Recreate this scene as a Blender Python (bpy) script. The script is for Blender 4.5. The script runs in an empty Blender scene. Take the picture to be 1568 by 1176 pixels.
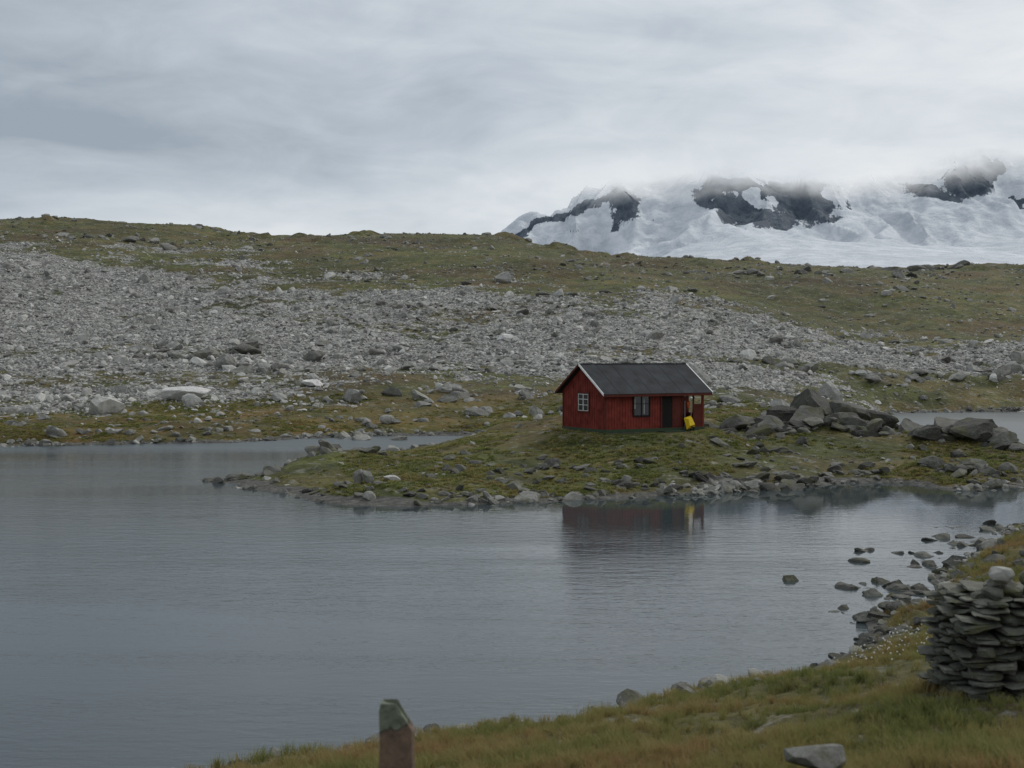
import bpy, math, random
import numpy as np
from mathutils import Vector, Matrix
random.seed(7); rng=np.random.default_rng(7)
S=bpy.context.scene
COL=S.collection
H=6.5
# ---------------------------------------------------------------- noise
_tab=rng.random((256,256))
def vnoise(x,y,sd=0):
    x=np.asarray(x,float)+sd*17.37; y=np.asarray(y,float)+sd*9.71
    xi=np.floor(x).astype(np.int64); yi=np.floor(y).astype(np.int64)
    fx=x-xi; fy=y-yi
    fx=fx*fx*fx*(fx*(fx*6-15)+10); fy=fy*fy*fy*(fy*(fy*6-15)+10)
    a=_tab[xi&255,yi&255]; b=_tab[(xi+1)&255,yi&255]; c=_tab[xi&255,(yi+1)&255]; d=_tab[(xi+1)&255,(yi+1)&255]
    return ((a*(1-fx)+b*fx)*(1-fy)+(c*(1-fx)+d*fx)*fy)*2-1
def fbm(x,y,s,o=4,sd=0,g=.5):
    r=0; a=1; t=0
    for i in range(o):
        ca,sa=math.cos(i*1.1),math.sin(i*1.1)
        r=r+a*vnoise((x*ca-y*sa)/s,(x*sa+y*ca)/s,sd+i*3+1); t+=a; a*=g; s*=.5
    return r/t
def sst(a,b,x):
    t=np.clip((x-a)/(b-a),0,1); return t*t*(3-2*t)
# ---------------------------------------------------------------- lakes (metres)
LAKE1=[(-110,14),(-60,14),(-25,15),(-8,18.8),(-4.3,20.2),(-1.6,21.8),(0,22.5),(1.0,23.0),(2.0,23.6),(3.5,24.6),(4.8,25.5),(6.1,26.8),(7.7,28.6),(8.25,29.6),(8.6,31.9),(10.5,33.5),(11.9,35.4),(12.4,38),(15,41.8),(17.9,46.3),(19.4,48.4),(26,52),(60,54),
(60,62),(40,63),(25.5,63.7),(22.5,61.5),(21.4,62.1),(19.7,64.7),(17.2,65.3),(13.3,62.8),(11.4,62.8),(8.5,60.7),(5.3,58.7),(2.2,57.6),(0.5,57.1),(-2.4,56.1),(-5.1,54.7),(-8.3,57.1),(-12.3,62.8),(-15,66),(-13.2,70),(-12,75),(-10.5,80),(-8,86),(-5.5,91),(-4,97),(-4.2,105),(-11.8,104),(-15.7,101),(-21.7,96),(-28,94.4),(-37,92),(-60,90),(-110,88)]
LAKE2=[(31,108),(34,122),(37,136),(45,146),(58,149),(90,150),(120,140),(120,92),(60,84),(40,83),(34,86),(32.5,95)]
def poly_sd(P,x,y):
    d=np.full(x.shape,1e9); ins=np.zeros(x.shape,bool)
    n=len(P)
    for i in range(n):
        ax,ay=P[i]; bx,by=P[(i+1)%n]
        ex,ey=bx-ax,by-ay
        t=np.clip(((x-ax)*ex+(y-ay)*ey)/(ex*ex+ey*ey),0,1)
        d=np.minimum(d,(x-ax-t*ex)**2+(y-ay-t*ey)**2)
        c=((ay>y)!=(by>y))
        if by!=ay: ins^=c&(x<(bx-ax)*(y-ay)/(by-ay)+ax)
    d=np.sqrt(d)
    return np.where(ins,-d,d)
def sdist(x,y):
    k=np.clip(y/60,.45,1.2)
    wx=x+fbm(x,y,2.6,3,21)*1.05*k; wy=y+fbm(x,y,2.6,3,33)*1.05*k
    out=np.full(x.shape,60.0)
    m=(y<175)&(np.abs(x)<170)
    a=poly_sd(LAKE1,wx[m],wy[m]); b=poly_sd(LAKE2,wx[m],wy[m])
    out[m]=np.minimum(a,b)
    return out
PY=[80,95,110,130,160,200,260,330,400,450,520,700,1000,4000]
PZ=[0,.35,1.1,3.0,7.2,14.,25.,36.,44.,45.,38.,25.,22.,20.]
CX=[-400,-160,-140,-119,-95,-80,-46,-5,13,24,75,101,110,136,144,160,400]
CZ=[47,49,49.8,47.9,46.3,43.6,44,43.8,40.2,38.1,35.6,33.3,34,34,35.5,32.4,32]
def hgt(x,y,full=False):
    x=np.asarray(x,float); y=np.asarray(y,float)
    sd=sdist(x,y)
    near=(y<54)|((x>20)&(y<58))
    L=np.maximum(sd,0)
    zn=.26*L-.003*L*L+fbm(x,y,3,4,5)*.16*np.clip(L/3,0,1)
    zn=np.where(L>30,5.1,zn)
    g=lambda cx,cy,sx,sy,a: a*np.exp(-((x-cx)/sx)**2-((y-cy)/sy)**2)
    zp=.75+g(7,76,8.5,9,1.15)+g(-10.4,70.5,3.2,3.6,1.35)+g(20,84,6,5,1.5)+g(27.5,78,3.5,3.5,.9)+g(10,100,22,14,.7)+g(-1,72,6,6,.25)
    zp=zp-.35*sst(26,34,x)*sst(76,84,y)
    zp=zp+fbm(x,y,5,4,8)*.42
    r=np.hypot((x-7.2),(y-76.7)); pad=1-sst(4.6,7.5,r)
    zp=zp*(1-pad)+2.12*pad
    zp=zp*(1-np.exp(-L/3.6))
    yy=y-25*sst(25,60,x)*(1-sst(180,330,y))+fbm(x,y,60,3,12)*9*sst(110,170,y)*(1-.6*sst(300,400,y))
    zh=np.interp(yy,PY,PZ)*(1+(np.interp(x,CX,CZ)/44-1)*sst(120,380,y))
    zh=zh*(1-np.exp(-L/8))
    w=sst(110,170,y)
    zh=zh+(fbm(x,y,28,4,14)*1.5*w*(1-.5*sst(300,380,y))+fbm(x,y,7,4,15,.6)*.55*w*(1-.2*sst(300,500,y)))*(1-sst(600,900,y))
    zh=zh+np.maximum(fbm(x,y,12,3,77)-.38,0)*4.5*sst(280,340,y)
    k=1-sst(95,125,y)
    far=zp*np.maximum(k,.35)+zh
    z=np.where(near,zn,far)
    ed=np.clip(sd/1.2,0,1)
    z=z+fbm(x,y,1.1,3,19,.6)*.13*ed*(1-pad*(~near))
    z=np.where(sd>0,z+.02,np.maximum(sd*.35,-2.5))
    return (z,sd) if full else z
def scree_mask(x,y):
    ymax=np.interp(x,[-200,-120,-60,-30,0,30,60,90,150],[300,272,252,234,218,202,182,174,168])
    ymin=np.interp(x,[-60,-40,-25,-8,0,20,45,80],[102,107,119,133,138,134,150,160])
    n=fbm(x,y,22,4,41,.6); n2=fbm(x,y*1.0,6,3,44,.6)
    up=1-sst(-36,42,y-ymax+n*60+n2*30)
    lo=sst(-10,14,y-ymin+n*24+n2*14)
    h=fbm(x*.5,y*1.1,13,5,52,.68)
    hole=sst(-.02,.28,h)*(.5+.5*sst(-10,60,x)+.25*sst(210,270,y)+.2*(1-sst(110,165,y)))
    return np.clip(up*lo*(1-np.clip(hole,0,1)*.9),0,1)
# ---------------------------------------------------------------- helpers
def new_mesh(name,v,f,mat=None,smooth=False,parent=None,link=True):
    me=bpy.data.meshes.new(name); me.from_pydata([tuple(p) for p in v],[],[tuple(q) for q in f]); me.update()
    if smooth:
        me.polygons.foreach_set('use_smooth',[True]*len(me.polygons))
    o=bpy.data.objects.new(name,me)
    if link: COL.objects.link(o)
    if mat: me.materials.append(mat)
    if parent: o.parent=parent
    return o
def grid_mesh(name,X,Y,Z,mat,attrs={},drop=None):
    nr,nc=X.shape
    me=bpy.data.meshes.new(name)
    co=np.stack([X,Y,Z],-1).reshape(-1,3).astype(np.float32)
    me.vertices.add(len(co)); me.vertices.foreach_set('co',co.ravel())
    i=np.arange(nr*nc).reshape(nr,nc)
    q=np.stack([i[:-1,:-1],i[:-1,1:],i[1:,1:],i[1:,:-1]],-1).reshape(-1,4).astype(np.int32)
    if drop is not None: q=q[~drop.ravel()[q].all(1)]
    me.loops.add(q.size); me.loops.foreach_set('vertex_index',q.ravel())
    me.polygons.add(len(q)); me.polygons.foreach_set('loop_start',np.arange(0,q.size,4,dtype=np.int32))
    me.update(calc_edges=True)
    me.polygons.foreach_set('use_smooth',np.ones(len(q),bool))
    for k,a in attrs.items():
        at=me.attributes.new(k,'FLOAT','POINT'); at.data.foreach_set('value',a.ravel().astype(np.float32))
    me.materials.append(mat)
    o=bpy.data.objects.new(name,me); COL.objects.link(o); return o
class NT:
    def __init__(s,name):
        s.m=bpy.data.materials.new(name); s.m.use_nodes=True; s.t=s.m.node_tree; s.n=s.t.nodes; s.l=s.t.links
        s.n.clear(); s.out=s.n.new('ShaderNodeOutputMaterial'); s.b=s.n.new('ShaderNodeBsdfPrincipled'); s.l.new(s.b.outputs[0],s.out.inputs[0])
        s.b.inputs['Roughness'].default_value=.9; s.b.inputs['Specular IOR Level'].default_value=.2
        s.geo=None
    def pos(s):
        if not s.geo: s.geo=s.n.new('ShaderNodeNewGeometry')
        return s.geo.outputs['Position']
    def mp(s,v,sc=(1,1,1),loc=(0,0,0)):
        m=s.n.new('ShaderNodeMapping'); m.inputs['Scale'].default_value=sc; m.inputs['Location'].default_value=loc; s.l.new(v,m.inputs[0]); return m.outputs[0]
    def noise(s,sc,det=4,rough=.55,v=None,dist=0):
        n=s.n.new('ShaderNodeTexNoise'); n.inputs['Scale'].default_value=sc; n.inputs['Detail'].default_value=det; n.inputs['Roughness'].default_value=rough; n.inputs['Distortion'].default_value=dist
        s.l.new(v if v is not None else s.pos(),n.inputs['Vector']); return n.outputs[0]
    def vor(s,sc,feat='F1',v=None,out='Color'):
        n=s.n.new('ShaderNodeTexVoronoi'); n.feature=feat; n.inputs['Scale'].default_value=sc
        s.l.new(v if v is not None else s.pos(),n.inputs['Vector']); return n.outputs[out]
    def ramp(s,f,stops,interp='LINEAR'):
        r=s.n.new('ShaderNodeValToRGB'); r.color_ramp.interpolation=interp
        e=r.color_ramp.elements
        while len(e)<len(stops): e.new(.5)
        for i,(p,c) in enumerate(stops):
            e[i].position=p; e[i].color=(c,c,c,1) if isinstance(c,(int,float)) else (*c,1)
        s.l.new(f,r.inputs[0]); return r.outputs[0]
    def mix(s,f,a,b,mode='MIX'):
        m=s.n.new('ShaderNodeMix'); m.data_type='RGBA'; m.blend_type=mode
        for sock,val in ((m.inputs[0],f),(m.inputs[6],a),(m.inputs[7],b)):
            if hasattr(val,'links'): s.l.new(val,sock)
            elif isinstance(val,(int,float)): sock.default_value=val if sock==m.inputs[0] else (val,val,val,1)
            else: sock.default_value=(*val,1)
        return m.outputs[2]
    def math(s,op,a,b=0,c=False):
        m=s.n.new('ShaderNodeMath'); m.operation=op; m.use_clamp=c
        for i,val in enumerate((a,b)):
            if hasattr(val,'links'): s.l.new(val,m.inputs[i])
            else: m.inputs[i].default_value=val
        return m.outputs[0]
    def attr(s,k):
        a=s.n.new('ShaderNodeAttribute'); a.attribute_name=k; return a.outputs['Fac']
    def col(s,c):
        if hasattr(c,'links'): s.l.new(c,s.b.inputs['Base Color'])
        else: s.b.inputs['Base Color'].default_value=(*c,1)
    def bump(s,h,st=.5,d=.1):
        b=s.n.new('ShaderNodeBump'); b.inputs['Strength'].default_value=st; b.inputs['Distance'].default_value=d
        s.l.new(h,b.inputs['Height']); s.l.new(b.outputs[0],s.b.inputs['Normal']); return b
def simple(name,c,rough=.7,var=.25,sc=6,spec=.3):
    t=NT(name); n=t.noise(sc,5,.6); t.col(t.mix(t.ramp(n,[(.3,0.),(.7,1.)]),tuple(k*(1-var) for k in c),tuple(min(1,k*(1+var)) for k in c)))
    t.b.inputs['Roughness'].default_value=rough; t.b.inputs['Specular IOR Level'].default_value=spec; t.bump(n,.2,.02); return t.m
# ---------------------------------------------------------------- ground material
t=NT('tundra_ground')
sc=t.attr('scree'); sh=t.attr('shore'); nearA=t.attr('nearbank'); yel=t.attr('ochre')
n1=t.noise(.05,6,.62); n2=t.noise(.5,6,.65); n3=t.noise(3.2,5,.7); n4=t.noise(.13,6,.65,v=t.mp(t.pos(),(1,1,1),(50,20,0)))
green=t.mix(t.ramp(n2,[(.35,0.),(.65,1.)]),(.058,.070,.022),(.150,.160,.045))
ochre=t.mix(t.ramp(n3,[(.3,0.),(.7,1.)]),(.115,.092,.034),(.23,.19,.065))
rust=t.mix(t.ramp(n3,[(.3,0.),(.7,1.)]),(.085,.06,.030),(.19,.13,.055))
g=t.mix(t.ramp(n4,[(.46,0.),(.60,.9)]),green,ochre)
g=t.mix(t.ramp(n1,[(.50,0.),(.62,.8)]),g,rust)
g=t.mix(t.math('MULTIPLY',yel,t.ramp(n4,[(.35,.15),(.6,.95)])),g,t.mix(t.ramp(n2,[(.4,0.),(.6,1.)]),(.18,.15,.035),(.28,.15,.04)))
g=t.mix(t.math('MULTIPLY',nearA,t.ramp(n2,[(.3,.1),(.65,.6)])),g,ochre)
g=t.mix(.7,g,t.ramp(n3,[(.25,.4),(.75,1.)]),'MULTIPLY')
g=t.mix(.7,g,t.ramp(t.noise(.022,5,.65,v=t.mp(t.pos(),(1,1,1),(9,2,0))),[(.38,.45),(.6,1.)]),'MULTIPLY')
g=t.mix(.65,g,t.ramp(t.noise(.22,5,.7,v=t.mp(t.pos(),(1,1,1),(29,12,0))),[(.38,.4),(.58,1.)]),'MULTIPLY')
sp=t.ramp(t.noise(.9,7,.75,v=t.mp(t.pos(),(1,1,1),(7,90,3))),[(.56,0.),(.61,1.)])
rockc=t.mix(t.ramp(n3,[(.3,0.),(.7,1.)]),(.12,.12,.11),(.36,.355,.33))
g=t.mix(t.math('MULTIPLY',sp,.5),g,rockc)
va=t.vor(1.9); vb=t.vor(.8)
bw=lambda c:t.ramp(c,[(.0,.16),(1.,.56)])
sep=t.n.new('ShaderNodeSeparateColor'); t.l.new(va,sep.inputs[0]); sep2=t.n.new('ShaderNodeSeparateColor'); t.l.new(vb,sep2.inputs[0])
stone=t.mix(.45,bw(sep.outputs[0]),bw(sep2.outputs[1]))
edge=t.ramp(t.vor(1.9,'DISTANCE_TO_EDGE',out='Distance'),[(.02,.3),(.16,1.)])
stone=t.mix(1.,stone,edge,'MULTIPLY')
stone=t.mix(1.,stone,t.ramp(n2,[(.3,.6),(.7,1.05)]),'MULTIPLY')
stone=t.mix(1.,stone,(1.,.99,.93),'MULTIPLY')
scf=t.math('ADD',sc,t.math('MULTIPLY',t.math('SUBTRACT',n2,.5),1.9))
scf=t.ramp(scf,[(.42,0.),(.60,1.)])
c=t.mix(scf,g,stone)
wet=t.mix(t.ramp(n3,[(.3,0.),(.7,1.)]),(.035,.034,.030),(.15,.145,.13))
shf=t.ramp(t.math('ADD',sh,t.math('MULTIPLY',t.math('SUBTRACT',n2,.5),.9)),[(.35,0.),(.6,1.)])
c=t.mix(shf,c,wet)
t.col(c)
bh=t.math('ADD',t.math('MULTIPLY',n3,.6),t.math('MULTIPLY',t.vor(1.9,out='Distance'),-.5))
t.bump(bh,.8,.3)
GROUND=t.m
# ---------------------------------------------------------------- terrain
NR,NCc=1450,880
k=np.linspace(0,1,NR-60)
ys=2*np.exp(k*math.log(520))-8
ys=np.concatenate([ys,np.linspace(ys[-1]+30,2600,60)])
a=np.linspace(-.78,.78,NCc)
Yg=np.repeat(ys[:,None],NCc,1); Xg=a[None,:]*(Yg+16)
Zg,SDg=hgt(Xg,Yg,True)
nearm=((Yg<54)|((Xg>20)&(Yg<58))).astype(float)
shore=1-sst(0.1,1.5,SDg+fbm(Xg,Yg,3,2,61)*.7)
shore=np.where(Yg>170,0,shore)
och=sst(84,92,Yg)*(1-sst(104,132,Yg))*.9
grid_mesh('tundra_terrain',Xg,Yg,Zg,GROUND,{'scree':scree_mask(Xg,Yg)*(SDg>0),'shore':shore,'nearbank':nearm,'ochre':och})
# ---------------------------------------------------------------- water
t=NT('lake_water'); t.b.inputs['IOR'].default_value=1.33; t.b.inputs['Specular IOR Level'].default_value=.5
t.col((.042,.055,.059))
w1=t.noise(1.6,3,.6,v=t.mp(t.pos(),(.55,1.5,1))); w2=t.noise(5.5,3,.6,v=t.mp(t.pos(),(.6,1.4,1)))
band=t.ramp(t.noise(.05,5,.6,v=t.mp(t.pos(),(.35,1.9,1)),dist=.8),[(.38,.25),(.62,1.)])
sx=t.n.new('ShaderNodeSeparateXYZ'); t.l.new(t.pos(),sx.inputs[0])
def mrange(tt,v,a0,a1,b0,b1):
    m=tt.n.new('ShaderNodeMapRange'); m.interpolation_type='SMOOTHSTEP'
    for i,q in enumerate((a0,a1,b0,b1)): m.inputs[i+1].default_value=q
    tt.l.new(v,m.inputs[0]); return m.outputs[0]
dx=t.math('DIVIDE',t.math('SUBTRACT',sx.outputs[0],15),24); dy=t.math('DIVIDE',t.math('SUBTRACT',sx.outputs[1],58),20)
rr=t.math('SQRT',t.math('ADD',t.math('MULTIPLY',dx,dx),t.math('MULTIPLY',dy,dy)))
lee=mrange(t,rr,.4,1.1,.18,1.)
band2=t.math('MULTIPLY',band,lee)
hh=t.math('ADD',t.math('MULTIPLY',w1,.7),t.math('MULTIPLY',w2,.3))
b=t.bump(hh,.3,.12); t.l.new(t.math('MULTIPLY',band2,.30),b.inputs['Strength'])
farw=mrange(t,sx.outputs[1],80,92,0,.25)
t.l.new(t.math('ADD',t.math('MULTIPLY',band2,.11),farw),t.b.inputs['Roughness'])
v=[(-160,5,0),(170,5,0),(170,160,0),(-160,160,0)]
new_mesh('lake_water',v,[(0,1,2,3)],t.m)
# ---------------------------------------------------------------- rock sources
def ico(sub):
    import bmesh
    bm=bmesh.new(); bmesh.ops.create_icosphere(bm,subdivisions=sub,radius=1)
    v=np.array([p.co[:] for p in bm.verts]); f=[[q.index for q in p.verts] for p in bm.faces]; bm.free(); return v,f
ICO={s:ico(s) for s in (1,2,3,4)}
def rock_v(r,sub=3,flat=.6,planes=9,box=0.,rough=.04,dmin=.45,dmax=.85):
    v,f=ICO[sub]; v=v.copy()
    if box>0:
        m=np.max(np.abs(v),1,keepdims=True); v=v*(1-box)+v/m*box*.85
    for _ in range(planes):
        n=r.normal(size=3); n/=np.linalg.norm(n); d=r.uniform(dmin,dmax)
        s=v@n; e=np.maximum(s-d,0); v=v-e[:,None]*n[None,:]*.97
    v*=1+rough*r.normal(size=(len(v),1))
    v*=np.array([1,r.uniform(.6,.95),flat*r.uniform(.75,1.2)])
    return v,f
def rock_mat(name,lo,hi,scale=1.,moss=.25,isl=False):
    t=NT(name)
    if isl: rnd=t.geo.outputs['Random Per Island'] if t.geo else (t.pos() and t.geo.outputs['Random Per Island'])
    else: rnd=t.n.new('ShaderNodeObjectInfo').outputs['Random']
    n=t.noise(2.2*scale,6,.7); n2=t.noise(9*scale,4,.7)
    base=t.mix(rnd,lo,hi)
    c=t.mix(.8,base,t.ramp(n,[(.3,.45),(.68,1.15)]),'MULTIPLY')
    c=t.mix(t.ramp(n2,[(.58,0.),(.66,.5)]),c,tuple(min(1,k*1.35) for k in hi))
    c=t.mix(t.math('MULTIPLY',t.ramp(t.noise(1.1*scale,5,.65,v=t.mp(t.pos(),(1,1,1),(3,8,1))),[(.52,0.),(.62,1.)]),moss),c,(.08,.08,.03))
    t.col(c); t.bump(t.math('ADD',n,n2),.6,.08/scale); return t.m
R_GREY=rock_mat('granite_scree',(.17,.169,.158),(.58,.572,.535),1.,.2)
R_MID=rock_mat('granite_hill',(.12,.118,.105),(.34,.335,.31),1.,.35)
R_SHORE=rock_mat('granite_shore',(.08,.079,.070),(.36,.355,.325),1.5,.45)
R_DARK=rock_mat('dark_lichen_rock',(.05,.05,.044),(.18,.177,.155),1.,.6)
R_PALE=rock_mat('pale_granite',(.56,.55,.53),(.68,.67,.65),1.,.05)
def src(nm,mat,n,sub,**kw):
    c=bpy.data.collections.new(nm)
    for i in range(n):
        r=np.random.default_rng(100+i+sub*10); v,f=rock_v(r,sub,**kw)
        v=v/np.abs(v[:,:2]).max()
        o=new_mesh('%s_stone_%d'%(nm,i),v,f,mat,link=False); c.objects.link(o)
    return c
SRC_G=src('scree_src',R_GREY,9,2,flat=.65,planes=11,dmin=.38); SRC_S=src('shore_src',R_SHORE,9,3,flat=.6,planes=11,dmin=.4,rough=.02)
SRC_D=src('dark_src',R_DARK,10,3,flat=.7,planes=12,dmin=.38,dmax=.8,rough=.03); SRC_M=src('hill_src',R_MID,7,3,flat=.62,planes=11,dmin=.4,rough=.03)
def scatter(name,pts,rot,scl,coll,n):
    me=bpy.data.meshes.new(name); N=len(pts)
    me.vertices.add(N); me.vertices.foreach_set('co',np.asarray(pts,np.float32).ravel())
    for k,a in (('rot',rot),('scl',scl)):
        at=me.attributes.new(k,'FLOAT_VECTOR','POINT'); at.data.foreach_set('vector',np.asarray(a,np.float32).ravel())
    at=me.attributes.new('vi','INT','POINT'); at.data.foreach_set('value',rng.integers(0,n,N).astype(np.int32))
    o=bpy.data.objects.new(name,me); COL.objects.link(o)
    g=bpy.data.node_groups.new(name+'_gn','GeometryNodeTree')
    g.interface.new_socket('Geometry',in_out='INPUT',socket_type='NodeSocketGeometry'); g.interface.new_socket('Geometry',in_out='OUTPUT',socket_type='NodeSocketGeometry')
    gi=g.nodes.new('NodeGroupInput'); go=g.nodes.new('NodeGroupOutput'); ip=g.nodes.new('GeometryNodeInstanceOnPoints')
    ci=g.nodes.new('GeometryNodeCollectionInfo'); ci.inputs['Collection'].default_value=coll
    ci.inputs['Separate Children'].default_value=True; ci.inputs['Reset Children'].default_value=True
    def na(k,ty):
        q=g.nodes.new('GeometryNodeInputNamedAttribute'); q.data_type=ty; q.inputs['Name'].default_value=k; return q.outputs['Attribute']
    L=g.links.new
    L(gi.outputs[0],ip.inputs['Points']); L(ci.outputs[0],ip.inputs['Instance']); ip.inputs['Pick Instance'].default_value=True
    L(na('vi','INT'),ip.inputs['Instance Index']); L(na('rot','FLOAT_VECTOR'),ip.inputs['Rotation']); L(na('scl','FLOAT_VECTOR'),ip.inputs['Scale'])
    L(ip.outputs[0],go.inputs[0])
    m=o.modifiers.new('scatter','NODES'); m.node_group=g; return o
def rnd_pts(N,y0,y1,amax=.52,p=1.):
    y=(y0**(p+1)+rng.random(N)*(y1**(p+1)-y0**(p+1)))**(1/(p+1)); a=rng.uniform(-amax,amax,N); return a*(y+6),y
def rots(N,tilt=.35):
    return np.stack([rng.normal(0,tilt,N),rng.normal(0,tilt,N),rng.uniform(0,6.28,N)],1)
CAB=(7.2,76.7)
def clear(x,y): return (np.hypot(x-CAB[0],y-CAB[1])>4.9)
x,y=rnd_pts(250000,100,330,.5,.4)
m=scree_mask(x,y); z,sd=hgt(x,y,True)
keep=(rng.random(len(x))<np.clip(m**1.3+.02,0,1)*.75)&(sd>.3)
x,y,z=x[keep],y[keep],z[keep]; N=len(x)
s=np.clip(np.exp(rng.normal(-1.95,.52,N)),.07,1.2); big=rng.random(N)<.016; s[big]*=2.8
print('scree',N)
scatter('scree_boulders',np.stack([x,y,z+s*.12],1),rots(N,.4),np.stack([s]*3,1)*rng.uniform(.8,1.25,(N,3)),SRC_G,9)
x,y=rnd_pts(50000,60,430,.5,.5)
cl=fbm(x,y,14,3,71); z,sd=hgt(x,y,True)
keep=(sd>.3)&(rng.random(len(x))<np.clip(.14+cl*1.1,.04,.8))&clear(x,y)&(y>60)
x,y,z=x[keep],y[keep],z[keep]; N=len(x)
s=np.clip(np.exp(rng.normal(-1.3,.6,N)),.08,1.8)*(.55+.45*sst(80,200,y))
scatter('meadow_stones',np.stack([x,y,z],1),rots(N,.3),np.stack([s,s,s*.8],1),SRC_S,9)
x,y=rnd_pts(220000,20,155,.62,.6)
z,sd=hgt(x,y,True)
cl=fbm(x,y,5,3,91)
dens=np.exp(-((sd-.25)/.6)**2)*np.clip(.42+cl*1.5,.05,1)
keep=rng.random(len(x))<dens
x,y,z,sd=x[keep],y[keep],z[keep],sd[keep]; N=len(x)
s=np.clip(np.exp(rng.normal(-1.6,.5,N)),.07,.75)*np.where(y<54,.6,1.05)
print('shore',N)
scatter('shoreline_rocks',np.stack([x,y,np.maximum(z,-.1)],1),rots(N,.35),np.stack([s,s,s],1),SRC_S,9)
P=[];SC=[];P2=[];SC2=[]
def cluster(cx,cy,rx,ry,n,s0,s1):
    xx=cx+rng.normal(0,rx,n); yy=cy+rng.normal(0,ry,n); zz=hgt(xx,yy); ss=s0+(s1-s0)*rng.random(n)**1.8
    for i in range(n):
        if not clear(xx[i],yy[i]): continue
        A,B=(P,SC) if cy<95 else (P2,SC2)
        A.append((xx[i],yy[i],max(zz[i],-.1)+ss[i]*.08)); B.append((ss[i]*1.2,ss[i]*1.0,ss[i]*.85))
def one(cx,cy,s,lift=.1):
    zz=float(hgt(np.array([cx]),np.array([cy]))[0]); P.append((cx,cy,zz+s*lift)); SC.append((s*1.25,s,s*.95))
for q in [(17.8,83,1.7,.25),(19.6,84.2,2.0,.25),(21.6,83.6,1.7,.1),(16.6,81,1.2),(23.4,83.4,1.4),(19.0,81.8,1.4),(21.2,81.6,1.3),(26.3,77.5,1.4,.25),(27.8,76.6,1.5,.3),(29,76,1.1),(25,76.5,1.0),(15.2,80,1.0),(25.4,82,1.1),(22.4,80.4,1.)]: one(*q)
cluster(20.,84,2.8,1.4,40,.4,1.3); cluster(17.5,82,1.8,1.2,24,.3,1.0); cluster(24.5,85,2,1.,10,.4,1.0); cluster(20,80,3,.9,34,.25,.9)
cluster(27,77,2.,1,30,.3,.9); cluster(29,74,1.6,1.2,24,.3,.9); cluster(24.5,66,1.8,1.4,40,.2,.75)
cluster(12.5,72,2,1.5,14,.25,.7); cluster(15,78,2,2,16,.3,.8); cluster(10.5,63.2,1.8,.8,36,.2,.65); cluster(5.5,60.3,1.4,.8,22,.2,.5)
cluster(13.5,64.6,1.4,1,22,.3,.65); cluster(18,67,1.5,1,20,.2,.55)
cluster(-9.4,71,1.2,.7,9,.4,1.1); cluster(-13.6,66.8,.9,.6,16,.25,.75); cluster(-8,59.3,1.2,.7,18,.15,.45); cluster(-4,57.3,2,.6,22,.12,.4); cluster(0,58.8,2.5,.5,20,.12,.4)
cluster(1,62,3,1.5,26,.12,.45); cluster(4,66,3,1.5,20,.15,.5); cluster(-2,66,3,2,20,.15,.45)
cluster(-32,97,2,1.2,8,.4,1.1); cluster(-41,99,2,1,8,.4,1.1); cluster(-11,109,2,1,10,.4,.9); cluster(3,112,5,2,14,.4,1.1); cluster(-22,100,5,1.2,14,.3,.8)
cluster(-37,152,6,5,26,.7,2.1); cluster(-27,142,4,3,14,.7,1.7); cluster(16,118,6,3,24,.4,1.3); cluster(-6,124,9,4,34,.4,1.4); cluster(40,158,9,3,28,.5,1.5)
cluster(62,165,8,3,24,.6,1.7); cluster(70,290,8,6,12,1.,2.4); cluster(115,345,12,6,22,1.2,3.4); cluster(-95,300,8,4,12,1.,2.2); cluster(-20,150,18,8,20,.6,1.5); cluster(10,180,25,12,24,.6,1.6)
cluster(-93,385,5,3,6,1.,2.); cluster(-140,385,6,3,7,1.,2.4); cluster(9,400,8,3,6,.8,2); cluster(105,398,22,4,14,.8,2.2); cluster(60,400,20,4,10,.7,1.6)
cluster(13,40.5,1.,1.5,40,.1,.42); cluster(10.7,35,1.1,.9,64,.1,.42); cluster(9.4,31.6,.7,.7,34,.1,.36); cluster(16.5,44,1.4,1.5,40,.1,.42); cluster(14.5,37.5,1.8,1.6,36,.1,.4)
cluster(8.6,29.3,.7,.5,26,.08,.3); cluster(7,27.7,.8,.5,16,.06,.2); cluster(18.5,48,1.5,1.2,28,.12,.42)
N=len(P); scatter('outcrop_rocks',np.array(P),rots(N,.22),np.array(SC),SRC_D,10)
N=len(P2); scatter('hillside_rocks',np.array(P2),rots(N,.3),np.array(SC2),SRC_M,7)
def boulder(name,x,y,size,mat,seed,flat=.6,rot=0,lift=.1,tilt=(0,0),**kw):
    r=np.random.default_rng(seed); v,f=rock_v(r,4,flat=flat,planes=13,rough=.006,**kw); v=v/np.abs(v).max(0)*np.array([1,.8,flat])
    o=new_mesh(name,v*np.array(size),f,mat); o.location=(x,y,float(hgt(np.array([x]),np.array([y]))[0])+lift); o.rotation_euler=(tilt[0],tilt[1],rot); return o
boulder('pale_boulder',-31.2,121,(2.7,2.2,1.8),R_PALE,5,.5,.1,.35)
boulder('pale_boulder',-20.5,131,(1.2,1.1,1.0),R_PALE,9,.5,.4,.2)
boulder('pale_boulder',-1,170,(1.4,1.2,1.3),R_PALE,19,.5,.4,.4)
boulder('upright_rock',-7.2,60.2,(.32,.3,.9),R_SHORE,12,.6,.6,.2,(.1,.25))
boulder('upright_rock',-6.7,60.0,(.28,.25,.8),R_SHORE,14,.6,.2,.2,(.0,-.3))
boulder('flat_slab_rock',-5.6,60.6,(.5,.4,.3),R_PALE,17,.5,.2,.12,(.1,.1))
R_NEAR=rock_mat('grass_rock',(.16,.158,.14),(.20,.198,.178),5.,.5)
boulder('grass_boulder',2.95,12.2,(.34,.30,.26),R_NEAR,23,.62,.25,.2,(.05,.10),box=.5)
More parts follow.
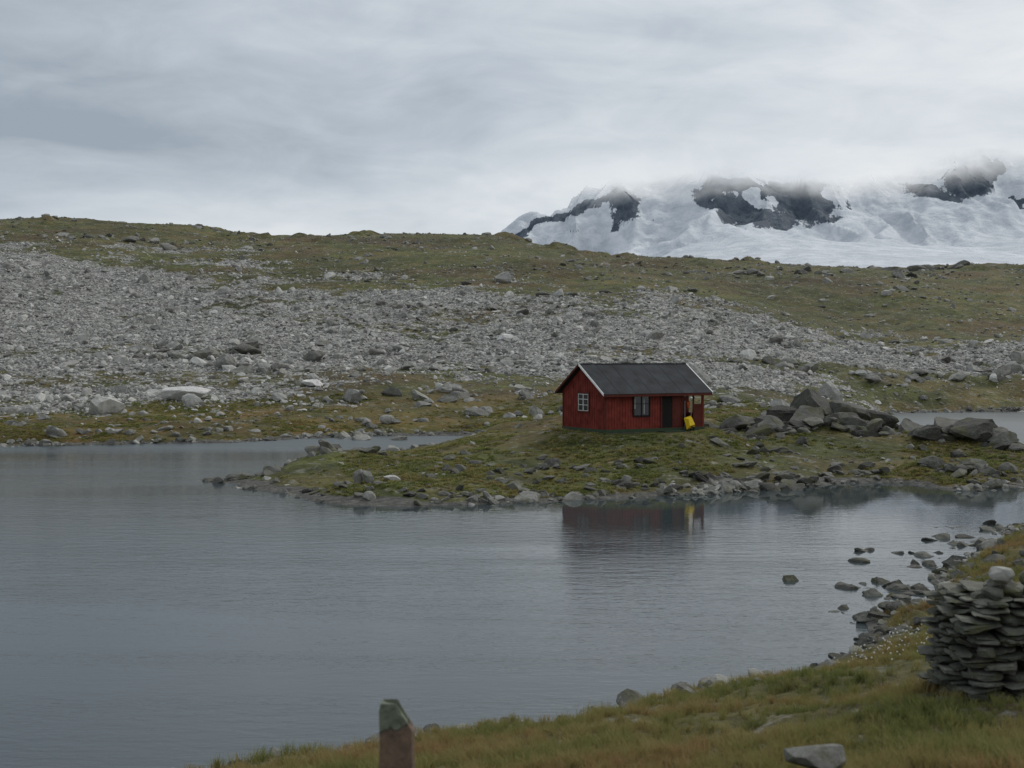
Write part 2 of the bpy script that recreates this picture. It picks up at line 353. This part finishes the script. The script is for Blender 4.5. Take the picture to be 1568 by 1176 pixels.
boulder('grass_boulder',3.0,11.45,(.24,.2,.16),R_NEAR,24,.62,.3,.16,box=.5)
boulder('grass_boulder',2.4,11.3,(.12,.12,.09),R_NEAR,25,.62,.3,.14,box=.5)
boulder('water_rock',-17.1,62,(.16,.16,.2),R_DARK,29,.5,.3,.75)
# ---------------------------------------------------------------- grass tufts
def tuft(r,nb,h,w,lean):
    v=[];f=[]
    for i in range(nb):
        a=r.uniform(0,6.28); rr=abs(r.normal(0,.35)); bx,by=rr*math.cos(a),rr*math.sin(a)
        d=r.uniform(0,6.28); hh=h*r.uniform(.5,1.2); ln=lean*r.uniform(.2,1.2)
        dx,dy=math.cos(d),math.sin(d); px,py=-dy*w,dx*w
        k=len(v)
        v+=[(bx-px,by-py,-.1),(bx+px,by+py,-.1),(bx+dx*ln*.35-px*.7,by+dy*ln*.35-py*.7,hh*.6),(bx+dx*ln*.35+px*.7,by+dy*ln*.35+py*.7,hh*.6),(bx+dx*ln,by+dy*ln,hh)]
        f+=[(k,k+1,k+3,k+2),(k+2,k+3,k+4)]
    return v,f
def grass_mat(name,stops):
    t=NT(name); oi=t.n.new('ShaderNodeObjectInfo'); n=t.noise(.35,4,.6)
    f=t.math('ADD',t.math('MULTIPLY',oi.outputs['Random'],.35),t.math('MULTIPLY',t.ramp(n,[(.36,0.),(.62,1.)]),.65))
    c=t.ramp(f,stops); t.col(c); t.b.inputs['Roughness'].default_value=.8
    tl=t.n.new('ShaderNodeBsdfTranslucent'); t.l.new(c,tl.inputs[0]); m=t.n.new('ShaderNodeMixShader'); m.inputs[0].default_value=.35
    t.l.new(t.b.outputs[0],m.inputs[1]); t.l.new(tl.outputs[0],m.inputs[2]); t.l.new(m.outputs[0],t.out.inputs[0]); return t.m
G1=grass_mat('grass_green',[(0.,(.085,.11,.03)),(.35,(.155,.175,.05)),(.7,(.225,.205,.07)),(1.,(.22,.155,.065))])
G2=grass_mat('grass_autumn',[(0.,(.115,.14,.04)),(.35,(.20,.20,.065)),(.7,(.28,.225,.09)),(1.,(.27,.16,.075))])
def gsrc(nm,mat,n,**kw):
    c=bpy.data.collections.new(nm)
    for i in range(n):
        v,f=tuft(np.random.default_rng(i+5),**kw); o=new_mesh('%s_tuft_%d'%(nm,i),v,f,mat,link=False); c.objects.link(o)
    return c
GS1=gsrc('isle',G1,5,nb=26,h=.8,w=.06,lean=.6); GS2=gsrc('bank',G2,6,nb=34,h=1.3,w=.022,lean=.7)
x,y=rnd_pts(65000,54,125,.42,.6); z,sd=hgt(x,y,True); cl=fbm(x,y,4,3,101)
keep=(sd>.8)&(rng.random(len(x))<np.clip(.38+cl*2.0,.02,1))&(np.hypot((x-CAB[0]),(y-CAB[1]))>4.)&~((y<58)&(x>20))
x,y,z=x[keep],y[keep],z[keep]; N=len(x); s=rng.uniform(.12,.28,N)
scatter('meadow_grass',np.stack([x,y,z],1),rots(N,.1),np.stack([s*1.5,s*1.5,s*.55],1),GS1,5)
x,y=rnd_pts(64000,6,52,.5,.25); z,sd=hgt(x,y,True); cl=fbm(x,y,2,3,111)
keep=(sd>.35)&(rng.random(len(x))<np.clip(.7+cl*1.6,.05,1))&(y<52)
x,y,z=x[keep],y[keep],z[keep]; N=len(x); s=rng.uniform(.07,.19,N)*(1+.5*fbm(x,y,1.5,3,115))
print('grass',N)
scatter('bank_grass',np.stack([x,y,z],1),rots(N,.12),np.stack([s*1.2,s*1.2,s*.85],1),GS2,6)
FL=simple('flower_white',(.6,.6,.55),.8,.1)
c=bpy.data.collections.new('flower_src'); v,f=ICO[1]; c.objects.link(new_mesh('flower_head',v,f,FL,link=False))
x=rng.normal(8.9,1.3,230); y=rng.normal(26.8,1.3,230); z,sd=hgt(x,y,True); k=sd>.5; x,y,z=x[k],y[k],z[k]; N=len(x)
scatter('cotton_grass_flowers',np.stack([x,y,z+rng.uniform(.1,.22,N)],1),rots(N),np.repeat(rng.uniform(.012,.024,N)[:,None],3,1),c,1)
# ---------------------------------------------------------------- cairn (dry stone pile)
def join_parts(name,parts,mat,loc=(0,0,0)):
    V=[];F=[]
    for v,f in parts:
        k=len(V); V+=[tuple(p) for p in v]; F+=[[i+k for i in q] for q in f]
    o=new_mesh(name,V,F,mat); o.location=loc; return o
r=np.random.default_rng(3); parts=[]
zc=-.25; TOP=1.36
while zc<TOP:
    th=r.uniform(.045,.115); t01=max(zc,0)/TOP
    hx=.93-.12*t01**2; hy=.6-.14*t01
    per=[]
    xx=-hx+r.uniform(-.1,.05)
    while xx<hx:
        w=r.uniform(.14,.55); per.append((xx+w/2,-hy,w/2,r.uniform(.15,.25))); xx+=w*.97
    xx=-hx
    while xx<hx:
        w=r.uniform(.2,.45); per.append((xx+w/2,hy,w/2,.2)); xx+=w
    yy=-hy+.15
    while yy<hy:
        w=r.uniform(.18,.4); per.append((-hx+.05,yy+w/2,r.uniform(.14,.24),w/2)); per.append((hx-.05,yy+w/2,.2,w/2)); yy+=w*.97
    per.append((0,0,.7,.4))
    for (px,py,sx_,sy_) in per:
        v,f=rock_v(r,3,flat=1,planes=7,box=1.0,rough=.012,dmin=.65,dmax=1.0)
        v=v/np.abs(v).max(0)
        v=v*np.array([sx_*1.02,sy_*1.1,th*.5*r.uniform(.55,1.1)])
        a=r.normal(0,.2); ca,sa=math.cos(a),math.sin(a); tx=r.normal(0,.1); ty=r.normal(0,.08)
        v=np.stack([v[:,0]*ca-v[:,1]*sa,v[:,0]*sa+v[:,1]*ca,v[:,2]+v[:,0]*tx+v[:,1]*ty],1)
        parts.append((v+np.array([px+r.normal(0,.05),py+r.normal(0,.07),zc+th/2+r.normal(0,.01)]),f))
    zc+=th*.95
for (px,py,pz,s) in [(-.45,-.35,1.43,.2),(-.2,-.3,1.45,.19),(.1,-.25,1.45,.22),(.45,-.2,1.46,.25),(-.38,-.3,1.56,.17),(.3,.1,1.55,.25),(-.66,-.3,1.38,.16),(-.3,-.1,1.5,.24),(-.9,-.5,.02,.2),(-1.02,-.3,-.02,.15),(-.2,-.75,-.02,.2),(.2,-.78,0,.16)]:
    v,f=rock_v(r,3,flat=.55,planes=9,rough=.015); parts.append((v*s+np.array([px,py,pz]),f))
gz=float(hgt(np.array([6.8]),np.array([17.3]))[0]); print('cairn gz',gz)
CST=rock_mat('cairn_stone',(.065,.07,.055),(.19,.188,.16),4.,.65,True)
cairn=bpy.data.objects.new('stone_cairn',None); COL.objects.link(cairn); cairn.location=(6.85,17.3,gz)
o=join_parts('stacked_slabs',parts,CST); o.parent=cairn
v,f=rock_v(r,4,flat=.8,planes=8,rough=.004,dmin=.55,dmax=.9); o=new_mesh('top_stone',v*.2,f,rock_mat('pale_lichen_stone',(.28,.28,.26),(.42,.42,.39),5.,.3),parent=cairn); o.location=(-.40,-.35,1.68)
# ---------------------------------------------------------------- stone guard post
def post():
    zs=[-.6,0,.35,.6,.78,.9,.98,1.04,1.1]; V=[];F=[]; r=np.random.default_rng(8); n=16
    for j,z in enumerate(zs):
        w=.142-.012*max(z,0); d=.11-.02*max(z,0)
        for i in range(n):
            a=2*math.pi*i/n; cx,cy=math.cos(a),math.sin(a); m=max(abs(cx),abs(cy)); q=.88
            X=w*(cx*(1-q)+cx/m*q)*(1+r.normal(0,.025)); Y=d*(cy*(1-q)+cy/m*q)*(1+r.normal(0,.025)); Z=z
            lim=1.1-max(0,X)*1.6
            Z=min(Z,lim-(1.1-z)*.12)
            if j==len(zs)-1: X*=.95; Y*=.85
            V.append((X,Y,Z))
    for j in range(len(zs)-1):
        for i in range(n):
            F.append((j*n+i,j*n+(i+1)%n,(j+1)*n+(i+1)%n,(j+1)*n+i))
    F.append(tuple((len(zs)-1)*n+i for i in range(n)))
    t=NT('guard_stone'); tc=t.n.new('ShaderNodeTexCoord'); sx=t.n.new('ShaderNodeSeparateXYZ'); t.l.new(tc.outputs['Object'],sx.inputs[0])
    n1=t.noise(14,6,.7,v=tc.outputs['Object'])
    gr=t.mix(t.ramp(n1,[(.3,0.),(.7,1.)]),(.07,.08,.06),(.18,.20,.15)); rd=t.mix(t.ramp(n1,[(.3,0.),(.7,1.)]),(.09,.065,.05),(.19,.13,.095))
    zz=t.math('ADD',sx.outputs[2],t.math('MULTIPLY',t.math('SUBTRACT',n1,.5),.18)); zz=t.math('ADD',zz,t.math('MULTIPLY',sx.outputs[0],-.3))
    e=t.ramp(zz,[(.90,1.),(.93,0.)])
    gap=t.ramp(zz,[(.90,0.),(.915,1.),(.93,0.)])
    t.col(t.mix(gap,t.mix(e,gr,rd),(.03,.03,.025))); t.bump(n1,.7,.02)
    return new_mesh('stone_guard_post',V,F,t.m)
p=post(); p.location=(-.9,10,3.80-1.1)
# ---------------------------------------------------------------- cabin
cab=bpy.data.objects.new('red_cabin',None); COL.objects.link(cab); cab.location=(5.29,73,2.14); cab.rotation_euler=(0,0,math.atan2(3.5,6.2))
L_,W_,HW,RZ=7.1,4.5,2.35,3.8
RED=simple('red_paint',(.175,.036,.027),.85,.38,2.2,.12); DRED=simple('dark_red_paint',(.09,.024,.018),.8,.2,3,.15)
WHITE=simple('white_trim',(.72,.72,.70),.6,.1); BLK=simple('dark_wood',(.016,.015,.014),.85,.2,6,.1)
ROOF=simple('roof_felt',(.034,.037,.041),.85,.35,1.2,.12)
FND=simple('foundation_stone',(.14,.14,.13),.9,.4,2); GRN=simple('green_skirt',(.035,.055,.03),.8,.2)
YEL=simple('yellow_plastic',(.78,.54,.02),.5,.08); ORG=simple('orange_cloth',(.40,.09,.03),.9,.1); STEEL=simple('steel_grey',(.2,.21,.22),.6,.1); CURT=simple('curtain',(.30,.30,.28),.9,.15)
t=NT('window_glass'); t.col((.015,.018,.02)); t.b.inputs['Roughness'].default_value=.06; t.b.inputs['Specular IOR Level'].default_value=.5; GLASS=t.m
BQ=[(0,3,2,1),(4,5,6,7),(0,1,5,4),(1,2,6,5),(2,3,7,6),(3,0,4,7)]
def boxes(nm,lst,mat,par=cab):
    V=[];F=[]
    for (x0,y0,z0),(x1,y1,z1) in lst:
        k=len(V); V+=[(x0,y0,z0),(x1,y0,z0),(x1,y1,z0),(x0,y1,z0),(x0,y0,z1),(x1,y0,z1),(x1,y1,z1),(x0,y1,z1)]
        F+=[[i+k for i in q] for q in BQ]
    return new_mesh(nm,V,F,mat,parent=par)
def box(nm,a,b,mat,par=cab): return boxes(nm,[(a,b)],mat,par)
PX=5.45; PD=1.5
def roofz(y): return HW+(RZ-HW)*(1-abs(y-W_/2)/(W_/2))
fp=[(0,0),(PX,0),(PX,PD),(L_,PD),(L_,W_/2),(L_,W_),(0,W_),(0,W_/2)]
V=[(x,y,0) for x,y in fp]+[(x,y,roofz(y)-.02) for x,y in fp]; n=len(fp)
F=[(i,(i+1)%n,n+(i+1)%n,n+i) for i in range(n)]
new_mesh('walls',V,F,RED,parent=cab)
box('foundation',(-.03,-.03,-.9),(L_+.03,W_+.03,-.03),FND)
boxes('skirt',[((-.05,-.055,-.05),(L_+.05,-.001,.14)),((-.06,-.05,-.05),(-.001,W_+.05,.14))],GRN)
bt=[];
xx=.09
while xx<PX-.05: bt.append(((xx,-.028,.14),(xx+.05,-.001,HW-.02))); xx+=.19
yy=.1
while yy<W_-.05: bt.append(((-.028,yy,.14),(-.001,yy+.05,roofz(yy+.025)-.05))); yy+=.19
yy=PD+.1
while yy<W_-.05: bt.append(((L_+.001,yy,.0),(L_+.028,yy+.05,roofz(yy+.025)-.05))); yy+=.19
boxes('wall_battens',bt,RED)
boxes('corner_boards',[((-.045,-.045,.14),(.09,.0,HW-.05)),((PX-.06,-.045,0),(PX+.03,.04,HW-.05)),((-.04,W_-.09,.14),(0,W_+.03,HW-.03))],DRED)
boxes('porch_frame',[((L_-.12,.0,-.03),(L_,.12,HW)),((PX,.02,HW-.22),(L_-.12,.10,HW-.02)),((L_-.1,.12,.85),(L_-.04,PD,.95)),((L_-.08,.12,.1),(L_-.05,PD,.85))],RED)
boxes('porch_half_wall',[((6.35,.02,.02),(L_-.13,.06,1.5)),((6.3,-.0,.0),(6.37,.08,HW-.23))],DRED)
box('porch_floor',(PX+.01,-.02,-.12),(L_,PD-.01,.0),BLK)
box('porch_back_wall',(PX+.02,PD-.03,.0),(L_-.01,PD-.004,HW-.05),DRED)
def slab(nm,pts,th,mat):
    v=[Vector(p) for p in pts]; nrm=(v[1]-v[0]).cross(v[3]-v[0]).normalized()*th
    V=[tuple(p) for p in v]+[tuple(p+nrm) for p in v]
    return new_mesh(nm,V,[(3,2,1,0),(4,5,6,7),(0,1,5,4),(1,2,6,5),(2,3,7,6),(3,0,4,7)],mat,parent=cab)
sl=(RZ-HW)/(W_/2); oh=.38; gx=.32; e=.005
slab('roof_front',[(-gx,-oh,HW-oh*sl+e),(L_+gx,-oh,HW-oh*sl+e),(L_+gx,W_/2,RZ+e),(-gx,W_/2,RZ+e)],.09,ROOF)
slab('roof_back',[(L_+gx,W_+oh,HW-oh*sl+e),(-gx,W_+oh,HW-oh*sl+e),(-gx,W_/2,RZ+e),(L_+gx,W_/2,RZ+e)],.09,ROOF)
nrm=Vector((0,-sl,1)).normalized()
for i in range(1,7):
    x0=-gx+i*(L_+2*gx)/7
    a=Vector((x0,-oh,HW-oh*sl+e))+nrm*.091; b_=Vector((x0,W_/2-.02,RZ+e-.02*sl))+nrm*.091
    slab('roof_seam_%d'%i,[a,a+Vector((.03,0,0)),b_+Vector((.03,0,0)),b_],.008,ROOF)
def barge(nm,x0,x1,front,mat,h=.15):
    y0=-oh-.01 if front else W_+oh+.01; z0=HW-(oh+.01)*sl; y1=W_/2; z1=RZ
    V=[]
    for x in (x0,x1): V+=[(x,y0,z0-h+.13),(x,y1,z1-h+.13),(x,y1,z1+.125),(x,y0,z0+.125)]
    return new_mesh(nm,V,[(0,1,2,3),(7,6,5,4),(0,4,5,1),(1,5,6,2),(2,6,7,3),(3,7,4,0)],mat,parent=cab)
barge('bargeboard_white_left',-gx-.035,-gx-.003,True,WHITE); barge('bargeboard_left_back',-gx-.035,-gx-.003,False,DRED)
barge('bargeboard_white_right',L_+gx+.003,L_+gx+.06,True,WHITE,.13); barge('bargeboard_right_back',L_+gx+.003,L_+gx+.035,False,DRED)
box('ridge_cap',(-gx,W_/2-.09,RZ+.085),(L_+gx,W_/2+.09,RZ+.125),ROOF)
box('eave_fascia',(-gx,-oh-.03,HW-oh*sl-.09),(L_+gx,-oh-.003,HW-oh*sl+.06),DRED)
boxes('rafter_ends',[((x0,-oh+.02,HW-oh*sl-.07),(x0+.06,-.03,HW-oh*sl+.0)) for x0 in np.arange(.1,7,.75)],DRED)
def win_front(nm,x0,x1,z0,z1,fr):
    y=-.03
    boxes(nm+'_frame',[((x0-.09,y-.035,z0-.09),(x1+.09,y,z0)),((x0-.09,y-.035,z1),(x1+.09,y,z1+.09)),((x0-.09,y-.035,z0),(x0,y,z1)),((x1,y-.035,z0),(x1+.09,y,z1))],fr)
    box(nm+'_glass',(x0,y-.006,z0),(x1,y+.002,z1),GLASS)
    xm=(x0+x1)/2
    boxes(nm+'_muntins',[((xm-.03,y-.03,z0),(xm+.03,y-.007,z1)),((x0,y-.022,z0+(z1-z0)*.6),(xm-.03,y-.007,z0+(z1-z0)*.6+.035)),((xm+.03,y-.022,z0+(z1-z0)*.6),(x1,y-.007,z0+(z1-z0)*.6+.035))],fr)
win_front('front_window',2.0,3.05,.92,2.0,BLK)
boxes('front_window_curtains',[((2.03,-.0385,1.3),(2.10,-.0365,1.96)),((2.68,-.0385,1.0),(2.75,-.0365,1.9))],CURT)
y0,y1,z0,z1=1.65,2.75,1.15,2.15; X=-.03
boxes('gable_window_frame',[((X-.035,y0-.1,z0-.1),(X,y1+.1,z0)),((X-.035,y0-.1,z1),(X,y1+.1,z1+.1)),((X-.035,y0-.1,z0),(X,y0,z1)),((X-.035,y1,z0),(X,y1+.1,z1))],DRED)
box('gable_window_glass',(X-.006,y0,z0),(X+.002,y1,z1),GLASS)
ym=(y0+y1)/2
mb=[((X-.03,ym-.04,z0),(X-.007,ym+.04,z1)),((X-.03,y0,z0),(X-.007,y0+.05,z1)),((X-.03,y1-.05,z0),(X-.007,y1,z1))]
for f_ in (0,.33,.66,.95):
    zq=z0+(z1-z0)*f_
    mb+=[((X-.028,y0+.05,zq),(X-.007,ym-.04,zq+.04)),((X-.028,ym+.04,zq),(X-.007,y1-.05,zq+.04))]
boxes('gable_window_sash',mb,simple('white_sash',(.48,.48,.46),.7,.15))
box('door_leaf',(3.98,-.045,.16),(4.72,-.03,2.05),BLK)
boxes('door_frame',[((3.88,-.07,.16),(3.98,-.029,2.15)),((4.72,-.07,.16),(4.82,-.029,2.15)),((3.98,-.07,2.05),(4.72,-.029,2.15))],DRED)
box('door_panel_ajar',(4.84,-.052,.2),(5.3,-.03,2.0),DRED)
box('door_step',(3.7,-.75,-.25),(5.2,-.06,-.02),GRN)
boxes('hanging_tools',[((5.75,PD-.1,1.1),(5.8,PD-.05,2.0)),((6.0,PD-.1,.9),(6.04,PD-.05,1.9)),((6.2,PD-.12,1.5),(6.5,PD-.05,1.62)),((5.6,-.1,.0),(5.63,-.07,1.7)),((6.05,-.12,.0),(6.08,-.09,1.5))],STEEL)
v,f=rock_v(np.random.default_rng(4),3,flat=1,planes=3,rough=.01)
o=new_mesh('hanging_jacket',v*np.array([.16,.08,.36]),f,ORG,parent=cab); o.location=(6.05,.2,1.5)
new_mesh('white_sign_plate',[(5.62,-.01,1.98),(5.78,-.01,1.98),(5.78,-.01,2.1),(5.62,-.01,2.1)],[(0,1,2,3)],WHITE,parent=cab)
wb=bpy.data.objects.new('yellow_wheelbarrow',None); COL.objects.link(wb)
def tub():
    o=[(-.34,0,-.45),(.34,0,-.45),(.27,0,.5),(-.27,0,.5)]; i=[(-.2,-.28,-.25),(.2,-.28,-.25),(.15,-.28,.3),(-.15,-.28,.3)]
    V=o+i+[(x*.9,y-.02,z*.9) for x,y,z in o]+[(x*.85,y+.03,z*.85) for x,y,z in i]
    F=[(0,1,5,4),(1,2,6,5),(2,3,7,6),(3,0,4,7),(4,5,6,7),(0,8,9,1),(1,9,10,2),(2,10,11,3),(3,11,8,0),(8,12,13,9),(9,13,14,10),(10,14,15,11),(11,15,12,8),(12,15,14,13)]
    return new_mesh('tub',V,F,YEL,parent=wb)
tub()
boxes('handles',[((-.3,.02,-.6),(-.26,.06,.75)),((.26,.02,-.6),(.3,.06,.75))],BLK,wb)
bpy.ops.mesh.primitive_torus_add(major_radius=.15,minor_radius=.045,major_segments=20,minor_segments=8,rotation=(0,math.pi/2,0)); o=bpy.context.object; o.name='wheel'; o.location=(0,-.12,-.5); o.data.materials.append(BLK); o.parent=wb
u=Vector((6.2,3.5,0)).normalized(); vv=Vector((-3.5,6.2,0)).normalized()
q=Vector((5.29,73,2.14))+u*5.75-vv*.32
wb.location=(q.x,q.y,2.55); wb.scale=(.92,.92,.74); wb.rotation_euler=(math.radians(-12),math.radians(-14),math.atan2(3.5,6.2))
# ---------------------------------------------------------------- glacier mountain
K=2.63
mx=np.linspace(-3200,5200,860); my=np.concatenate([np.linspace(1300,4000,50),np.linspace(4010,5700,380)])
XX,YY=np.meshgrid(mx,my)
RX=[-3200,-800,-300,-80,-20,60,150,230,290,380,470,560,800,1300,1600,1900,2400,5200]; RZm=[150,200,350,460,500,545,575,590,630,700,770,860,1000,960,900,1000,1150,1150]
Rr=np.interp(XX,RX,RZm)
gY=np.interp(YY,[1300,3000,4000,4600,5000,5350,5500,5900],[.03,.2,.33,.43,.55,.85,1.,1.02])
ZZ=Rr*gY+20
wn=sst(3700,4700,YY)
wx_=XX+fbm(XX,YY,300,3,230)*120
spur=1-np.abs(fbm(wx_,YY*.28,330,4,201,.55))*2.2
ZZ=ZZ+(fbm(XX,YY,500,5,203)*40+(spur-.55)*110*sst(4300,5000,YY))*wn+(1-2*np.abs(fbm(XX,YY,90,5,207,.6)))*13*wn*sst(4700,5000,YY)
def pp(px,py): return ((px-784)*K,6.5+(545-py)*K)
pat=[(962,298,28,24,.0,1.2),(965,325,18,18,.2,1),(952,348,9,14,.2,.9),(915,308,12,7,0,.7),(1082,298,16,30,0,1.15),(1100,330,22,26,-.3,1),(1130,335,26,26,-.2,1),(1120,290,60,14,0,1.1),(1205,296,56,24,.0,1.2),(1215,325,50,26,.1,1),(1170,345,30,12,0,.9),(1245,345,20,8,0,.7),(1425,290,32,12,-.5,1.2),(1500,268,50,22,.4,1.4),(1470,285,18,16,.6,1.1),(1548,314,20,7,.3,1.1),(1345,300,16,4,0,.4),
(845,326,44,8,.35,1.),(800,346,30,7,.4,1.),(895,306,30,8,.45,1.),(925,294,16,7,.4,1.),(1030,305,7,16,.3,.6),(880,345,8,4,0,.6),(1015,330,14,4,.2,.5),(1290,320,8,14,.2,.5)]
xs=XX+fbm(XX,ZZ*1.5,150,5,221,.65)*62; zs=ZZ+fbm(XX,ZZ*1.5,120,5,223,.65)*50
rk=np.full(XX.shape,-1.)
for px,py,a_,b_,rot,w in pat:
    cx,cz=pp(px,py); dx_=(xs-cx)/K; dz_=(zs-cz)/K
    ca,sa=math.cos(rot),math.sin(rot); e1=(dx_*ca+dz_*sa)/a_; e2=(-dx_*sa+dz_*ca)/b_
    rk=np.maximum(rk,w*(1.35-np.sqrt(e1*e1+e2*e2)))
for px,py,a_,b_ in [(1147,303,15,17),(1150,320,9,6),(1260,300,12,10),(1178,318,5,10),(1030,295,16,14)]:
    cx,cz=pp(px,py); d=np.sqrt(((xs-cx)/K/a_)**2+((zs-cz)/K/b_)**2); rk-=1.6*np.clip(1.4-d,0,1)
rk=rk+(spur-.5)*.3
cf=ZZ+fbm(XX,ZZ*2,420,5,241,.6)*75-np.clip(XX-1300,0,900)*.12
cf=sst(615,770,cf)
t=NT('glacier_mountain'); t.b.inputs['Roughness'].default_value=.8
ra=t.attr('rock'); nm=t.noise(.02,8,.75,v=t.mp(t.pos(),(1.6,.5,.7))); nl=t.noise(.005,5,.6); st=t.noise(.012,7,.7,v=t.mp(t.pos(),(1.,.4,1.6)),dist=1.)
f=t.ramp(t.math('ADD',ra,t.math('MULTIPLY',t.math('SUBTRACT',nm,.5),2.2)),[(.33,0.),(.43,1.)])
snow=t.mix(t.ramp(st,[(.40,0.),(.60,1.)]),(.53,.57,.62),(.72,.75,.79)); snow=t.mix(t.ramp(nl,[(.35,.45),(.6,0.)]),snow,(.45,.49,.54))  # distance haze painted into the snow: greyer, bluer, less contrast
rock=t.mix(t.ramp(nm,[(.4,0.),(.75,1.)]),(.045,.065,.09),(.15,.175,.21))
t.col(t.mix(f,snow,rock)); t.bump(t.noise(.02,8,.7),.8,22)
tr=t.n.new('ShaderNodeBsdfTransparent'); mxs=t.n.new('ShaderNodeMixShader'); t.l.new(t.attr('cloud'),mxs.inputs[0]); t.l.new(t.b.outputs[0],mxs.inputs[1]); t.l.new(tr.outputs[0],mxs.inputs[2]); t.l.new(mxs.outputs[0],t.out.inputs[0])
grid_mesh('glacier_mountain',XX,YY,ZZ,t.m,{'rock':rk,'cloud':cf},drop=(cf>.985))
# ---------------------------------------------------------------- sky
SUN_E,SUN_R=42,40
w=bpy.data.worlds.new('World'); S.world=w; w.use_nodes=True; nt=w.node_tree; nt.nodes.clear()
class WN(NT):
    def __init__(s): s.t=nt; s.n=nt.nodes; s.l=nt.links
t=WN(); tc=t.n.new('ShaderNodeTexCoord'); gen=tc.outputs['Generated']
t.geo=type('g',(),{'outputs':{'Position':gen}})()
sx=t.n.new('ShaderNodeSeparateXYZ'); t.l.new(gen,sx.inputs[0])
X_,Y_,Z_=sx.outputs
na=t.noise(3.0,6,.52,v=t.mp(gen,(1,1,3.8),(.3,0,.2)),dist=.6); nb=t.noise(9,6,.58,v=t.mp(gen,(1,1,3),(2,1,0)),dist=.6)
nn=t.math('ADD',t.math('MULTIPLY',na,.62),t.math('MULTIPLY',nb,.38))
nn=t.math('ADD',t.math('MULTIPLY',t.math('SUBTRACT',nn,.5),2.7),.5)
br=t.ramp(t.math('ADD',t.math('MULTIPLY',X_,1.),.5),[(.2,0.),(.8,1.)])
elev=t.ramp(Z_,[(.0,.66),(.09,.62),(.125,.40),(.17,.10),(.21,.28),(.27,.48),(.5,.62),(1.,.6)])
low=t.ramp(Z_,[(.08,1.),(.17,1.),(.25,.5),(.6,.7)])
v1=t.math('ADD',t.math('MULTIPLY',nn,.5),t.math('MULTIPLY',elev,.5))
v1=t.math('ADD',v1,t.math('MULTIPLY',t.math('MULTIPLY',br,low),.5)); v1=t.math('SUBTRACT',v1,.1)
c=t.ramp(v1,[(.10,(.33,.385,.445)),(.40,(.515,.57,.63)),(.70,(.72,.76,.795)),(1.,(.89,.90,.905))])
bg=t.n.new('ShaderNodeBackground'); t.l.new(c,bg.inputs[0]); bg.inputs[1].default_value=1.0
sk=t.n.new('ShaderNodeTexSky'); sk.sky_type='NISHITA'; sk.sun_disc=False; sk.sun_elevation=math.radians(SUN_E); sk.sun_rotation=math.radians(SUN_R)
bg2=t.n.new('ShaderNodeBackground'); t.l.new(sk.outputs[0],bg2.inputs[0]); bg2.inputs[1].default_value=.08
mxx=t.n.new('ShaderNodeMixShader'); mxx.inputs[0].default_value=.06; t.l.new(bg.outputs[0],mxx.inputs[1]); t.l.new(bg2.outputs[0],mxx.inputs[2])
wo=t.n.new('ShaderNodeOutputWorld'); t.l.new(mxx.outputs[0],wo.inputs[0])
sl_=bpy.data.lights.new('sun','SUN'); sl_.energy=1.4; sl_.angle=math.radians(20); sl_.color=(1,.96,.90); so=bpy.data.objects.new('sun',sl_); COL.objects.link(so)
az=math.radians(SUN_R); d=Vector((math.sin(az)*math.cos(math.radians(SUN_E)),math.cos(az)*math.cos(math.radians(SUN_E)),math.sin(math.radians(SUN_E))))
so.rotation_euler=d.to_track_quat('Z','Y').to_euler()
# ---------------------------------------------------------------- camera
cd=bpy.data.cameras.new('camera'); cam=bpy.data.objects.new('camera',cd); COL.objects.link(cam); cam.location=(0,0,H); cam.rotation_euler=(math.pi/2,0,0)
cd.lens=45; cd.sensor_width=36; cd.shift_y=-43/1568; cd.clip_end=30000; cd.clip_start=.1
cd.dof.use_dof=True; cd.dof.focus_distance=85; cd.dof.aperture_fstop=2.0
S.camera=cam
S.view_settings.view_transform='Standard'; S.view_settings.look='None'; S.view_settings.exposure=0
